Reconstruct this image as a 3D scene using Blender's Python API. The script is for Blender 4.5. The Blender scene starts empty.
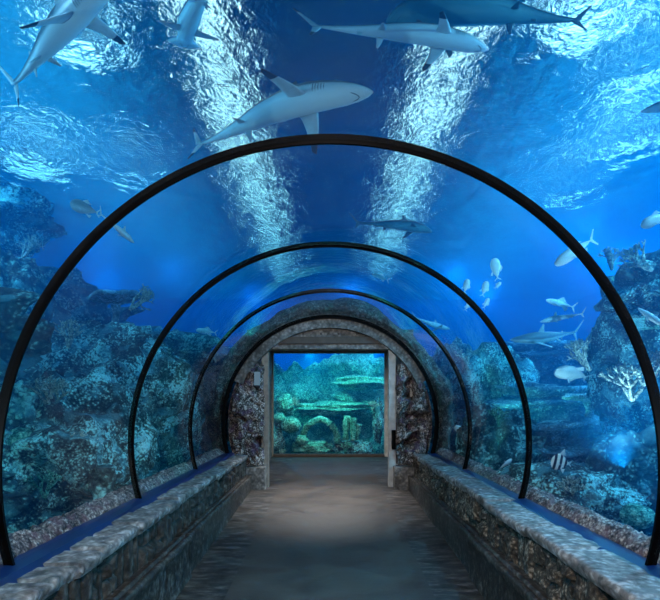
import bpy, bmesh, math, random
from mathutils import Vector, Matrix, noise
PI = math.pi
S = bpy.context.scene
COL = S.collection
random.seed(7)

# ------------------------------------------------------------------ camera
EYE = 1.60; F = 520.0
cd = bpy.data.cameras.new('camera'); cam = bpy.data.objects.new('camera', cd); COL.objects.link(cam)
cam.location = (0, 0, EYE); cam.rotation_euler = (PI/2, 0, 0)
cd.sensor_fit = 'HORIZONTAL'; cd.sensor_width = 36; cd.lens = 36*F/660
cd.shift_y = 100/660; cd.clip_start = .05; cd.clip_end = 80
S.camera = cam

# ------------------------------------------------------------------ world, exposure, sampling
w = bpy.data.worlds.new('world'); S.world = w; w.use_nodes = True
w.node_tree.nodes['Background'].inputs[0].default_value = (.02, .05, .10, 1)
w.node_tree.nodes['Background'].inputs[1].default_value = .05
S.view_settings.view_transform = 'Standard'; S.view_settings.look = 'None'
S.view_settings.exposure = 0.0; S.view_settings.gamma = 1; S.view_settings.use_curve_mapping = False
cy = S.cycles
cy.max_bounces = 7; cy.diffuse_bounces = 2; cy.glossy_bounces = 3; cy.transmission_bounces = 4
cy.transparent_max_bounces = 24; cy.volume_bounces = 0
cy.caustics_reflective = False; cy.caustics_refractive = False
cy.sample_clamp_indirect = 4; cy.sample_clamp_direct = 12

# ------------------------------------------------------------------ lamps
def lamp(name, kind, loc, power, color, aim=None, size=1.0, blend=.6, radius=0.0):
    l = bpy.data.lights.new(name, kind); l.energy = power; l.color = color
    if kind == 'SPOT': l.spot_size = size; l.spot_blend = blend; l.shadow_soft_size = radius
    if kind == 'POINT': l.shadow_soft_size = radius
    if kind == 'AREA': l.shape = 'RECTANGLE'; l.size = size; l.size_y = blend
    o = bpy.data.objects.new(name, l); COL.objects.link(o); o.location = loc
    if aim is not None:
        o.rotation_euler = (Vector(aim)-Vector(loc)).to_track_quat('-Z', 'Y').to_euler()
    return o
WB = (.50, .82, 1.0); TEAL = (.25, 1.0, .74); BLUE = (.25, .62, 1.0)
# unseen lamps added under the water surface to light the tank
for x, y, e, c in [(-4.6, 2.6, 200, WB), (-5.4, 5.8, 250, WB), (-6.4, 8.9, 130, WB), (-4.6, 10.4, 50, WB), (-3.6, 12.0, 50, WB), (-5.6, 13.0, 120, WB),
                   (4.6, 2.6, 420, WB), (5.4, 5.4, 620, WB), (6.8, 8.0, 330, WB), (4.6, 9.4, 120, WB), (6.2, 11.2, 220, WB), (3.0, 12.4, 110, WB),
                   (4.4, 14.6, 150, WB), (.6, 14.2, 110, BLUE), (-2.2, 15.2, 110, BLUE)]:
    lamp('tank_fill', 'POINT', (x, y, 4.6), e*2.15, c)
# unseen low lamps added to brighten the foot of the reefs
for x, y, z, e, c in [(-2.35, 2.6, 1.5, 16, TEAL), (-2.4, 4.6, 1.3, 18, TEAL), (-2.5, 6.6, 1.3, 18, TEAL), (-2.5, 8.4, 1.3, 12, TEAL),
                      (3.0, 3.0, 1.4, 26, BLUE), (3.3, 5.0, 1.2, 26, BLUE), (2.5, 7.8, 1.4, 18, TEAL)]:
    lamp('tank_fill', 'SPOT', (x, y, z), e*5.0, c, (x*2, y+1.0, z+.2), 2.7, 1.0)
lamp('ledge_fill', 'SPOT', (-1.9, 2.6, 4.5), 200, (.45, .72, 1), (1.55, 4.2, .7), .9, 1.0)  # unseen lamp added to turn the right ledge blue
for s_ in (-1, 1):
    lamp('up_fill', 'SPOT', (s_*2.15, 2.2, .9), 140, (.9, .95, 1), (s_*.6, 3.6, 4.2), 1.6, 1.0)  # unseen upward lamps added to brighten the shark bellies
    lamp('up_fill', 'SPOT', (s_*2.6, 4.6, 1.0), 240, (.8, .95, 1), (s_*2.8, 6.4, 3.4), 1.9, 1.0)  # second unseen pair, added to brighten the fish
# unseen teal lamps added for the reef behind the viewing window
lamp('tank_fill', 'SPOT', (-.5, 12.6, 2.75), 200, TEAL, (-.3, 14.0, 1.0), 2.5, 1.0)
lamp('tank_fill', 'SPOT', (1.1, 12.6, 2.75), 130, TEAL, (.5, 14.0, 1.2), 2.5, 1.0)
# lamps added to light the hall ceiling above the water
lamp('hall_fill', 'AREA', (-6.0, 12, 8.2), 600, (.7, .9, 1), (-6.0, 12, 10), 3, 26)
lamp('hall_fill', 'AREA', (6.0, 12, 8.2), 780, (.7, .9, 1), (6.0, 12, 10), 3, 26)
# tunnel interior: downlight at the portal, then unseen fill lamps added along the passage
lamp('portal_downlight', 'SPOT', (-.1, 8.2, 2.80), 600, (1, .97, .95), (-.12, 7.75, .1), 1.25, 1.0)
lamp('portal_fill', 'SPOT', (0, 5.6, 2.80), 100, (1, .95, .90), (0, 8.6, 1.7), 1.5, 1.0)  # added to brighten the portal rockwork
lamp('vestibule_fill', 'SPOT', (0, 9.6, 2.72), 190, (1, .95, .90), (0, 10.6, .2), 2.4, 1.0)  # unseen fill added for a neutral vestibule floor
lamp('entrance_fill', 'SPOT', (-.2, -.6, 2.72), 330, (1, .84, .72), (0, 3.6, .1), 2.2, 1.0)  # unseen warm fill added behind the camera
lamp('tunnel_fill', 'SPOT', (0, 2.2, 2.90), 90, (1, .84, .72), (0, 4.4, .1), 2.6, 1.0)  # second warm fill, added against the blue spill

# ------------------------------------------------------------------ helpers
def at(px, py, Y): return Vector(((px-330)/F*Y, Y, EYE+(400-py)/F*Y))
def atz(px, py, z):
    Y = (z-EYE)*F/(400-py); return Vector(((px-330)/F*Y, Y, z))
def tag(o, label=None, cat=None, group=None, kind=None):
    if label: o['label'] = label
    if cat: o['category'] = cat
    if group: o['group'] = group
    if kind: o['kind'] = kind
    return o
def mesh(name, verts, faces, m=None, parent=None, smooth=True):
    me = bpy.data.meshes.new(name); me.from_pydata([tuple(v) for v in verts], [], faces); me.update()
    if smooth: me.polygons.foreach_set('use_smooth', [True]*len(me.polygons))
    o = bpy.data.objects.new(name, me); COL.objects.link(o)
    if m: me.materials.append(m)
    if parent: o.parent = parent
    return o
def empty(name, loc=(0, 0, 0)):
    o = bpy.data.objects.new(name, None); COL.objects.link(o); o.location = loc; o.empty_display_size = .1
    return o
def box(name, x0, x1, y0, y1, z0, z1, m=None, parent=None, bevel=0):
    bm = bmesh.new(); bmesh.ops.create_cube(bm, size=1)
    for v in bm.verts:
        v.co = Vector(((x0+x1)/2+v.co.x*(x1-x0), (y0+y1)/2+v.co.y*(y1-y0), (z0+z1)/2+v.co.z*(z1-z0)))
    if bevel: bmesh.ops.bevel(bm, geom=bm.edges[:], offset=bevel, segments=2, affect='EDGES', profile=.6)
    me = bpy.data.meshes.new(name); bm.to_mesh(me); bm.free()
    o = bpy.data.objects.new(name, me); COL.objects.link(o)
    if m: me.materials.append(m)
    if parent: o.parent = parent
    return o
def grid_faces(nu, nv, wrap_v=False, off=0):
    fs = []
    for i in range(nu-1):
        for j in range(nv if wrap_v else nv-1):
            a = i*nv+j; b = i*nv+(j+1) % nv
            fs.append((off+a, off+b, off+b+nv, off+a+nv))
    return fs
def fract(p, o=4): return noise.fractal(p, .9, 2.1, o)
def ridged(p): return noise.ridged_multi_fractal(p, .9, 2.2, 4, 1.0, 2.0)

# ------------------------------------------------------------------ materials
def nt(name):
    m = bpy.data.materials.new(name); m.use_nodes = True; t = m.node_tree
    for n in list(t.nodes): t.nodes.remove(n)
    return m, t
def N(t, typ, **kw):
    n = t.nodes.new(typ)
    for k, v in kw.items():
        if k in n.inputs: n.inputs[k].default_value = v
        else: setattr(n, k, v)
    return n
def L(t, a, b): t.links.new(a, b)
def ramp(t, fac, stops, interp='LINEAR'):
    r = t.nodes.new('ShaderNodeValToRGB'); r.color_ramp.interpolation = interp
    e = r.color_ramp.elements
    while len(e) < len(stops): e.new(.5)
    for i, (p, c) in enumerate(stops):
        e[i].position = p; e[i].color = (c[0], c[1], c[2], 1) if not isinstance(c, (int, float)) else (c, c, c, 1)
    L(t, fac, r.inputs[0]); return r
def simple(name, col, rough=.6, metal=0, bump=0, scale=20, var=.25, spec=.5):
    m, t = nt(name); out = N(t, 'ShaderNodeOutputMaterial'); b = N(t, 'ShaderNodeBsdfPrincipled')
    b.inputs['Roughness'].default_value = rough; b.inputs['Metallic'].default_value = metal; b.inputs['Specular IOR Level'].default_value = spec
    tc = N(t, 'ShaderNodeTexCoord'); n = N(t, 'ShaderNodeTexNoise'); n.inputs['Scale'].default_value = scale; n.inputs['Detail'].default_value = 6
    L(t, tc.outputs['Object'], n.inputs['Vector'])
    r = ramp(t, n.outputs['Fac'], [(.3, [c*(1-var) for c in col]), (.7, [min(1, c*(1+var)) for c in col])])
    L(t, r.outputs[0], b.inputs['Base Color'])
    if bump:
        bp = N(t, 'ShaderNodeBump'); bp.inputs['Strength'].default_value = bump; bp.inputs['Distance'].default_value = .02
        L(t, n.outputs['Fac'], bp.inputs['Height']); L(t, bp.outputs[0], b.inputs['Normal'])
    L(t, b.outputs[0], out.inputs[0]); return m
def rocky(name, dark, mid, pale, scale=9, contrast=.5, bump=1.0, rough=.85, dist=.05, accent=None, big=.35):
    """encrusted stone: noise and cells of three colours over deep bump"""
    m, t = nt(name); out = N(t, 'ShaderNodeOutputMaterial'); b = N(t, 'ShaderNodeBsdfPrincipled')
    b.inputs['Roughness'].default_value = rough
    tc = N(t, 'ShaderNodeTexCoord')
    n1 = N(t, 'ShaderNodeTexNoise'); n1.inputs['Scale'].default_value = scale; n1.inputs['Detail'].default_value = 9; n1.inputs['Roughness'].default_value = .68; n1.inputs['Distortion'].default_value = .6
    n2 = N(t, 'ShaderNodeTexVoronoi'); n2.inputs['Scale'].default_value = scale*2.3
    n3 = N(t, 'ShaderNodeTexNoise'); n3.inputs['Scale'].default_value = scale*.16; n3.inputs['Detail'].default_value = 3
    for n in (n1, n2, n3): L(t, tc.outputs['Object'], n.inputs['Vector'])
    mx = N(t, 'ShaderNodeMath', operation='MULTIPLY_ADD'); L(t, n2.outputs['Distance'], mx.inputs[0]); mx.inputs[1].default_value = -.30; L(t, n1.outputs['Fac'], mx.inputs[2])
    ad = N(t, 'ShaderNodeMath', operation='MULTIPLY_ADD'); L(t, n3.outputs['Fac'], ad.inputs[0]); ad.inputs[1].default_value = big; L(t, mx.outputs[0], ad.inputs[2])
    c = .372+.5*big; h = .22*(1-contrast)+.03
    r = ramp(t, ad.outputs[0], [(c-h, dark), (c, mid), (c+h, pale)])
    col = r.outputs[0]
    if accent:
        n4 = N(t, 'ShaderNodeTexNoise'); n4.inputs['Scale'].default_value = scale*.35; L(t, tc.outputs['Object'], n4.inputs['Vector'])
        r4 = ramp(t, n4.outputs['Color'], [(.52, 0.0), (.60, 1.0)])
        mm = N(t, 'ShaderNodeMix', data_type='RGBA'); mm.inputs[7].default_value = (*accent, 1)
        f = N(t, 'ShaderNodeMath', operation='MULTIPLY'); f.inputs[1].default_value = .55; L(t, r4.outputs[0], f.inputs[0])
        L(t, f.outputs[0], mm.inputs[0]); L(t, col, mm.inputs[6]); col = mm.outputs[2]
    L(t, col, b.inputs['Base Color'])
    bp = N(t, 'ShaderNodeBump'); bp.inputs['Strength'].default_value = bump; bp.inputs['Distance'].default_value = dist
    L(t, mx.outputs[0], bp.inputs['Height']); L(t, bp.outputs[0], b.inputs['Normal'])
    L(t, b.outputs[0], out.inputs[0]); return m
M = {}
M['reef'] = rocky('reef_rock', (.008, .018, .02), (.06, .11, .10), (.42, .85, .78), 10, .45, 1, accent=(.10, .34, .38), big=.75)  # big puts broad light areas and dark voids into the reef colours
M['reef_blue'] = rocky('reef_rock_grey', (.015, .03, .04), (.11, .17, .18), (.50, .75, .88), 11, .35, 1, accent=(.3, .4, .5), big=.85)
M['reef_fine'] = rocky('encrusted_reef', (.008, .015, .016), (.09, .14, .12), (.50, .95, .90), 17, .55, 1, accent=(.14, .42, .48), big=.85)
M['coral_pale'] = rocky('pale_coral', (.15, .20, .18), (.50, .58, .48), (1, 1, .92), 22, .5, 1)
M['coral_green'] = rocky('green_coral', (.02, .10, .07), (.12, .45, .33), (.55, .95, .75), 20, .4, 1)
M['coral_rust'] = rocky('rust_coral', (.05, .03, .03), (.30, .20, .16), (.75, .62, .50), 22, .4, 1)
M['rubble'] = rocky('rubble', (.03, .025, .03), (.26, .19, .18), (.80, .68, .60), 22, .4, 1, dist=.03, accent=(.20, .09, .12))
M['sand'] = rocky('sand', (.10, .12, .11), (.22, .25, .22), (.4, .43, .38), 6, .2, .5)
M['portal_rock'] = rocky('portal_rock', (.015, .013, .012), (.15, .13, .12), (.70, .64, .60), 18, .45, 1, accent=(.10, .05, .14))
M['collar'] = rocky('collar_rock', (.008, .012, .012), (.05, .07, .06), (.35, .42, .38), 15, .3, 1, accent=(.04, .16, .10))
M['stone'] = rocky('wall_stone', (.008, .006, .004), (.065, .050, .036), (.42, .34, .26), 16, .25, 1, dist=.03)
M['stone_shaded'] = rocky('wall_stone_dark', (.003, .0025, .002), (.034, .029, .024), (.13, .115, .10), 9, .15, .8, dist=.03)  # darker copy of the wall stone, left side's shade put into the colour
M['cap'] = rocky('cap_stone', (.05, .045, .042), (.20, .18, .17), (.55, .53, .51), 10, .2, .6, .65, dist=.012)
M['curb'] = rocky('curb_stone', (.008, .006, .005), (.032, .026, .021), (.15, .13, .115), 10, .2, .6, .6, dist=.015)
M['concrete'] = rocky('portal_concrete', (.04, .038, .036), (.13, .125, .118), (.32, .30, .28), 9, .15, .5, .8, dist=.02)
M['wood'] = simple('dark_beam', (.055, .042, .034), .7, bump=.4, scale=12)
M['frame'] = simple('window_frame', (.22, .20, .17), .6, bump=.3, scale=14)
M['frame_pale'] = simple('pale_jamb', (.42, .42, .40), .6, bump=.2, scale=10)
M['black'] = simple('black_seal', (.001, .001, .0013), .6, var=.1, spec=.06)
M['navy'] = simple('navy_deck', (.006, .016, .045), .8)
M['hallpaint'] = simple('hall_ceiling', (.015, .30, .52), .9, scale=.7, var=.6)
M['tankhaze'] = simple('tank_haze_blue', (.02, .22, .55), .9, scale=.5, var=.3)  # wall blue stands in for the haze of distant water
M['flange'] = simple('lit_edge_blue', (.003, .018, .085), .35, var=.2, scale=4)  # blue glow of the acrylic edge painted as base colour
M['lampmetal'] = simple('lamp_metal', (.03, .03, .035), .5, .5)

def emit(name, col, k):
    m, t = nt(name); out = N(t, 'ShaderNodeOutputMaterial'); e = N(t, 'ShaderNodeEmission')
    e.inputs[0].default_value = (*col, 1); e.inputs[1].default_value = k; L(t, e.outputs[0], out.inputs[0]); return m
M['tube'] = emit('lamp_tube', (1, .88, .76), 8)
M['added'] = emit('added_lens', (.9, 1, .92), 6)
M['lantern'] = emit('lantern_glass', (.35, .62, .85), .28)

def glass(name, ior, tint):
    m, t = nt(name); out = N(t, 'ShaderNodeOutputMaterial')
    tr = N(t, 'ShaderNodeBsdfTransparent'); tr.inputs[0].default_value = (*tint, 1)
    gl = N(t, 'ShaderNodeBsdfGlossy'); gl.inputs['Roughness'].default_value = .0; gl.inputs[0].default_value = (.9, .95, 1, 1)
    lw = N(t, 'ShaderNodeLayerWeight'); lw.inputs[0].default_value = .5
    pw = N(t, 'ShaderNodeMath', operation='POWER'); pw.inputs[1].default_value = 5; L(t, lw.outputs['Facing'], pw.inputs[0])
    fr = N(t, 'ShaderNodeMath', operation='MULTIPLY_ADD'); fr.inputs[1].default_value = ior; fr.inputs[2].default_value = .012; L(t, pw.outputs[0], fr.inputs[0])
    tc = N(t, 'ShaderNodeTexCoord'); n = N(t, 'ShaderNodeTexNoise'); n.inputs['Scale'].default_value = .8
    L(t, tc.outputs['Object'], n.inputs['Vector'])
    bp = N(t, 'ShaderNodeBump'); bp.inputs['Strength'].default_value = .08; bp.inputs['Distance'].default_value = .05
    L(t, n.outputs['Fac'], bp.inputs['Height']); L(t, bp.outputs[0], gl.inputs['Normal'])
    mx = N(t, 'ShaderNodeMixShader'); L(t, fr.outputs[0], mx.inputs[0]); L(t, tr.outputs[0], mx.inputs[1]); L(t, gl.outputs[0], mx.inputs[2])
    L(t, mx.outputs[0], out.inputs[0]); return m
M['acrylic'] = glass('clear_acrylic', .5, (.97, .985, .99))

# water body: absorbs red, scatters blue
m, t = nt('sea_water'); out = N(t, 'ShaderNodeOutputMaterial')
va = N(t, 'ShaderNodeVolumeAbsorption'); va.inputs[0].default_value = (.03, .67, .93, 1); va.inputs[1].default_value = .34
vs = N(t, 'ShaderNodeVolumeScatter'); vs.inputs[0].default_value = (.0, .35, .95, 1); vs.inputs[1].default_value = .085
ad = N(t, 'ShaderNodeAddShader'); L(t, va.outputs[0], ad.inputs[0]); L(t, vs.outputs[0], ad.inputs[1]); L(t, ad.outputs[0], out.inputs[1])
M['water'] = m
# rippled surface seen from below
m, t = nt('water_surface'); out = N(t, 'ShaderNodeOutputMaterial')
rf = N(t, 'ShaderNodeBsdfRefraction'); rf.inputs['IOR'].default_value = 1.18; rf.inputs['Roughness'].default_value = .0; rf.inputs[0].default_value = (.75, .95, 1, 1)
gl = N(t, 'ShaderNodeBsdfGlossy'); gl.inputs['Roughness'].default_value = .08; gl.inputs[0].default_value = (.8, .95, 1, 1)
tc = N(t, 'ShaderNodeTexCoord'); n1 = N(t, 'ShaderNodeTexNoise'); n1.inputs['Scale'].default_value = 7; n1.inputs['Detail'].default_value = 8; n1.inputs['Distortion'].default_value = .8
L(t, tc.outputs['Object'], n1.inputs['Vector'])
n2 = N(t, 'ShaderNodeTexNoise'); n2.inputs['Scale'].default_value = 26; n2.inputs['Detail'].default_value = 3; L(t, tc.outputs['Object'], n2.inputs['Vector'])
sm = N(t, 'ShaderNodeMath', operation='MULTIPLY_ADD'); sm.inputs[1].default_value = .34; L(t, n2.outputs['Fac'], sm.inputs[0]); L(t, n1.outputs['Fac'], sm.inputs[2])
bp = N(t, 'ShaderNodeBump'); bp.inputs['Strength'].default_value = 1; bp.inputs['Distance'].default_value = .13; L(t, sm.outputs[0], bp.inputs['Height'])
L(t, bp.outputs[0], rf.inputs['Normal']); L(t, bp.outputs[0], gl.inputs['Normal'])
mx = N(t, 'ShaderNodeMixShader'); mx.inputs[0].default_value = .12; L(t, rf.outputs[0], mx.inputs[1]); L(t, gl.outputs[0], mx.inputs[2]); L(t, mx.outputs[0], out.inputs[0])
M['surface'] = m

# floor: smooth brown-grey concrete walkway between slate strips with cross joints
m, t = nt('walkway'); out = N(t, 'ShaderNodeOutputMaterial'); b = N(t, 'ShaderNodeBsdfPrincipled')
tc = N(t, 'ShaderNodeTexCoord'); sp = N(t, 'ShaderNodeSeparateXYZ'); L(t, tc.outputs['Object'], sp.inputs[0])
n1 = N(t, 'ShaderNodeTexNoise'); n1.inputs['Scale'].default_value = 2.2; n1.inputs['Detail'].default_value = 8; n1.inputs['Roughness'].default_value = .65; L(t, tc.outputs['Object'], n1.inputs['Vector'])
mp = N(t, 'ShaderNodeMapping'); mp.inputs['Scale'].default_value = (2.2, 7, 1); L(t, tc.outputs['Object'], mp.inputs[0])
n2 = N(t, 'ShaderNodeTexNoise'); n2.inputs['Scale'].default_value = 2; n2.inputs['Detail'].default_value = 8; n2.inputs['Roughness'].default_value = .7; L(t, mp.outputs[0], n2.inputs['Vector'])
ca = ramp(t, n1.outputs['Fac'], [(.3, (.030, .023, .018)), (.7, (.070, .056, .046))])
cb = ramp(t, n2.outputs['Fac'], [(.38, (.008, .007, .006)), (.52, (.042, .036, .032)), (.72, (.20, .18, .165))])
ab = N(t, 'ShaderNodeMath', operation='ABSOLUTE'); L(t, sp.outputs[0], ab.inputs[0])
gt = N(t, 'ShaderNodeMath', operation='GREATER_THAN'); gt.inputs[1].default_value = .86; L(t, ab.outputs[0], gt.inputs[0])
mm = N(t, 'ShaderNodeMix', data_type='RGBA'); L(t, gt.outputs[0], mm.inputs[0]); L(t, ca.outputs[0], mm.inputs[6]); L(t, cb.outputs[0], mm.inputs[7])
fr = N(t, 'ShaderNodeMath', operation='FRACT'); dv = N(t, 'ShaderNodeMath', operation='DIVIDE'); dv.inputs[1].default_value = .62; L(t, sp.outputs[1], dv.inputs[0]); L(t, dv.outputs[0], fr.inputs[0])
lt = N(t, 'ShaderNodeMath', operation='LESS_THAN'); lt.inputs[1].default_value = .03; L(t, fr.outputs[0], lt.inputs[0])
ml = N(t, 'ShaderNodeMath', operation='MULTIPLY'); L(t, lt.outputs[0], ml.inputs[0]); L(t, gt.outputs[0], ml.inputs[1])
m2 = N(t, 'ShaderNodeMix', data_type='RGBA'); m2.inputs[7].default_value = (.02, .02, .025, 1); L(t, ml.outputs[0], m2.inputs[0]); L(t, mm.outputs[2], m2.inputs[6])
L(t, m2.outputs[2], b.inputs['Base Color'])
rr = ramp(t, n1.outputs['Fac'], [(.3, .45), (.7, .75)]); L(t, rr.outputs[0], b.inputs['Roughness'])
bp = N(t, 'ShaderNodeBump'); bp.inputs['Strength'].default_value = .5; bp.inputs['Distance'].default_value = .012; L(t, n2.outputs['Fac'], bp.inputs['Height']); L(t, bp.outputs[0], b.inputs['Normal'])
L(t, b.outputs[0], out.inputs[0]); M['floor'] = m

# ------------------------------------------------------------------ measurements of the tunnel
R = 1.75; CZ = 1.215; RINGS = [2.75, 4.61, 6.56, 8.52]; FOOT = math.radians(16.5); SURF = 5.0
def fz(y): return -.165+.035*y

# ------------------------------------------------------------------ floor
vs_ = []; ny = 90
for i in range(ny):
    y = -1.5+i*(13.8+.0)/(ny-1)
    for x in (-1.6, -1.25, -.86, -.4, 0, .4, .86, 1.25, 1.6): vs_.append((x, y, fz(y)))
tag(mesh('floor', vs_, grid_faces(ny, 9), M['floor']), 'dark concrete walkway between slate edge strips inside the tunnel', 'floor', kind='structure')

# ------------------------------------------------------------------ low stone walls, caps and curbs
def blocks(seed, wmin, wmax, y0, y1):
    r = random.Random(seed); cols = []; y = y0
    while y < y1:
        w_ = r.uniform(wmin, wmax); k = r.random()
        cuts = [] if k < .25 else [r.uniform(.42, .60)] if k < .8 else [r.uniform(.44, .5), r.uniform(.55, .62)]
        cols.append((y, y+w_, cuts, [r.uniform(-.018, .022) for _ in range(4)])); y += w_
    return cols
def block_disp(cols, y, z):
    for (a, b_, cuts, dd) in cols:
        if a <= y < b_:
            k = sum(z > c for c in cuts); e = min(y-a, b_-y)
            for c in cuts: e = min(e, abs(z-c))
            return 1.3*dd[k]-.060*max(0, 1-e/.024)
    return 0
def low_wall(side, cols, mwall, rough, xin, ztop):
    s = -1 if side == 'left' else 1
    ys = [.4+i*.022 for i in range(int((8.62-.4)/.022)+1)]
    prof = [('f', z) for z in [.30+i*.022 for i in range(int((ztop-.05-.30)/.022)+1)]]
    verts = []
    for y in ys:
        for _, z in prof:
            d = block_disp(cols, y, z)+rough*fract(Vector((y*5, z*5, 3.3)), 4)
            verts.append((s*(xin+.015-d), y, z))
        verts.append((s*(xin+.2), y, prof[-1][1]))
    nv = len(prof)+1
    o = mesh('wall_'+side, verts, grid_faces(len(ys), nv), mwall)
    tag(o, 'low stone wall of upright blocks along the %s of the walkway' % side, 'wall', kind='structure')
    # cap slabs: a rough lip, steps between slabs
    r = random.Random(11 if s < 0 else 12); slabs = []; y = .4
    while y < 8.7:
        w_ = r.uniform(.22, .38) if s < 0 else r.uniform(.5, .95); slabs.append((y, y+w_, r.uniform(-.008, .010), r.uniform(-.016, .016))); y += w_
    verts = []; P = [(0, -.075), (-.012, -.05), (-.018, -.022), (-.008, -.004), (.012, .0), (.05, .002), (.09, .0), (.14, .0), (.21, .0), (.265, -.004), (.275, -.05)]
    for y in ys:
        dz = dx = 0; e = 1
        for (a, b_, zz, xx) in slabs:
            if a <= y < b_: dz, dx, e = zz, xx, min(y-a, b_-y)
        g = -.030*max(0, 1-e/.024)
        for k, (px, pz) in enumerate(P):
            nn = fract(Vector((y*9, px*9+5*s, pz*9)), 4)
            edge = 1 if k < 5 else .15
            verts.append((s*(xin+px-dx*edge-nn*.014*edge), y, ztop+pz+dz*(1 if k > 2 else .6)+(g if 1 < k < 9 else 0)+nn*.008*edge+.004*nn))
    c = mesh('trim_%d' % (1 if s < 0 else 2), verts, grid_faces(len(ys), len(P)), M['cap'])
    tag(c, 'rough grey cap slabs along the top of the %s low wall' % side, 'wall cap', kind='structure')
    # curb
    verts = []
    for y in ys:
        near = 1 if y < 4.72 else 0
        xi = 1.28-.028*near; zt = .368+.012*near; f0 = fz(y)-.03
        joint = -.02 if abs(y-4.72) < .02 else 0
        pr = [(xi, f0), (xi, f0+.05), (xi+.004, f0+.06), (xi+.012*near, f0+.09), (xi+.012*near, zt-.075), (xi, zt-.06), (xi-.006, zt-.02), (xi, zt-.004), (xi+.014, zt), (xi+.040, zt-.002), (xi+.046, zt-.016), (xi+.054, zt-.016), (xi+.060, zt+.004), (xi+.085, zt+.006), (xi+.10, zt-.01), (xi+.14, zt-.012)]
        for k, (x, z) in enumerate(pr):
            nn = fract(Vector((y*4, x*8, z*8+7*s)), 4)*.006
            verts.append((s*(x-nn-joint*0), y, z+nn+joint))
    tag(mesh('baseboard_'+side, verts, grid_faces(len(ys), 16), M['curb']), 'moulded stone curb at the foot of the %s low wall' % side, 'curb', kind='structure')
    # flange under the acrylic, its blue painted as the lit acrylic edge
    verts = []
    for y in (.3, 8.7):
        for x, z in ((xin+.17, ztop-.03), (1.61, .722), (1.70, .728), (1.76, .728), (1.76, .60)): verts.append((s*x, y, z))
    tag(mesh('trim_%d' % (3 if s < 0 else 4), verts, grid_faces(2, 5), M['flange'], smooth=False), 'smooth strip coloured like the lit acrylic edge under the glass behind the %s low wall' % side, 'strip', kind='structure')
low_wall('left', blocks(3, .07, .17, .4, 8.8), M['stone_shaded'], .009, 1.38, .70)
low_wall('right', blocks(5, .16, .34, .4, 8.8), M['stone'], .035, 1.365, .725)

# ------------------------------------------------------------------ curved acrylic and black seams
def arc_solid(name, r0, r1, y0, y1, a0, a1, n, m, parent=None, jit=None, cz=CZ):
    verts = []
    for i in range(n+1):
        a = a0+(a1-a0)*i/n; c, s_ = math.cos(a), math.sin(a)
        for r_, y in ((r0, y0), (r1, y0), (r1, y1), (r0, y1)): verts.append((r_*c, y, cz+r_*s_))
    f = grid_faces(n+1, 4, True)+[(3, 2, 1, 0), (n*4, n*4+1, n*4+2, n*4+3)]
    o = mesh(name, verts, f, m, parent, smooth=False)
    bm = bmesh.new(); bm.from_mesh(o.data); bmesh.ops.recalc_face_normals(bm, faces=bm.faces); bm.to_mesh(o.data); bm.free()
    o.data.polygons.foreach_set('use_smooth', [True]*len(o.data.polygons))
    try: o.data.set_sharp_from_angle(angle=.6)
    except Exception: pass
    return o
edges = [-1.0]+RINGS
where = ['nearest the viewer', 'between the first and second black rings', 'between the second and third black rings', 'between the third black ring and the portal']
for i in range(4):
    tag(arc_solid('window_%d' % (i+1), R, R+.04, edges[i]+.03, edges[i+1]-.03, -FOOT, PI+FOOT, 96, M['acrylic']),
        'curved clear acrylic tunnel pane '+where[i], 'window', kind='structure')
rl = ['widest black seam ring, nearest the viewer, arching across the whole picture', 'second black seam ring of the tunnel, inside the widest one',
      'thin third black seam ring, just before the end of the tunnel']
for i in range(3):
    o = arc_solid('seam_ring', R-.010, R+.040, RINGS[i]-.008, RINGS[i]+.010, -FOOT-.02, PI+FOOT+.02, 128, M['black'])
    tag(o, rl[i], 'ring', 'black seam rings of the tunnel')
tag(arc_solid('portal_seal', R-.03, R+.03, 8.49, 8.55, -FOOT, PI+FOOT, 96, M['black']), 'thin black seal where the glass meets the concrete portal arch', 'seal')

# ------------------------------------------------------------------ portal, vestibule, end window
def poly_prism(name, pts, y0, y1, m, parent=None):
    bm = bmesh.new(); f = bm.faces.new([bm.verts.new((x, y0, z)) for x, z in pts])
    r_ = bmesh.ops.extrude_face_region(bm, geom=[f])
    for v in r_['geom']:
        if isinstance(v, bmesh.types.BMVert): v.co.y = y1
    bmesh.ops.recalc_face_normals(bm, faces=bm.faces)
    me = bpy.data.meshes.new(name); bm.to_mesh(me); bm.free()
    o = bpy.data.objects.new(name, me); COL.objects.link(o); me.materials.append(m)
    if parent: o.parent = parent
    return o
arch = arc_solid('portal_arch', 1.575, 1.80, 8.55, 8.78, math.radians(24), math.radians(156), 80, M['concrete'])
tag(arch, 'grey concrete arch band framing the end of the tunnel', 'arch')
# bulkhead in the arch: tympanum with bolts above the beam
pts = [(1.60*math.cos(a), CZ+1.60*math.sin(a)) for a in [math.radians(56)+math.radians(68)*i/30 for i in range(31)]]
pts = [(-1.0, 2.45), (1.0, 2.45)]+pts
ty = poly_prism('wall_end', pts, 8.70, 8.85, M['concrete']); tag(ty, 'concrete panel filling the top of the arch above the beam', 'wall', kind='structure')
beam = empty('portal_beam', (0, 8.75, 2.5)); tag(beam, 'dark timber beam across the top of the portal opening', 'beam')
bb = box('beam', -1.16, 1.16, -.14, .12, .03, .15, M['wood'], beam, .012)
bb = box('ledge', -1.14, 1.14, -.10, .14, -.055, .03, M['concrete'], beam, .008)
for i in range(6):
    b_ = bmesh.new(); bmesh.ops.create_uvsphere(b_, u_segments=10, v_segments=6, radius=.016); me = bpy.data.meshes.new('bolt'); b_.to_mesh(me); b_.free()
    o = bpy.data.objects.new('bolt', me); COL.objects.link(o); me.materials.append(M['lampmetal']); o.location = (-.75+i*.3, -.055, .205); o.parent = beam
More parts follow.
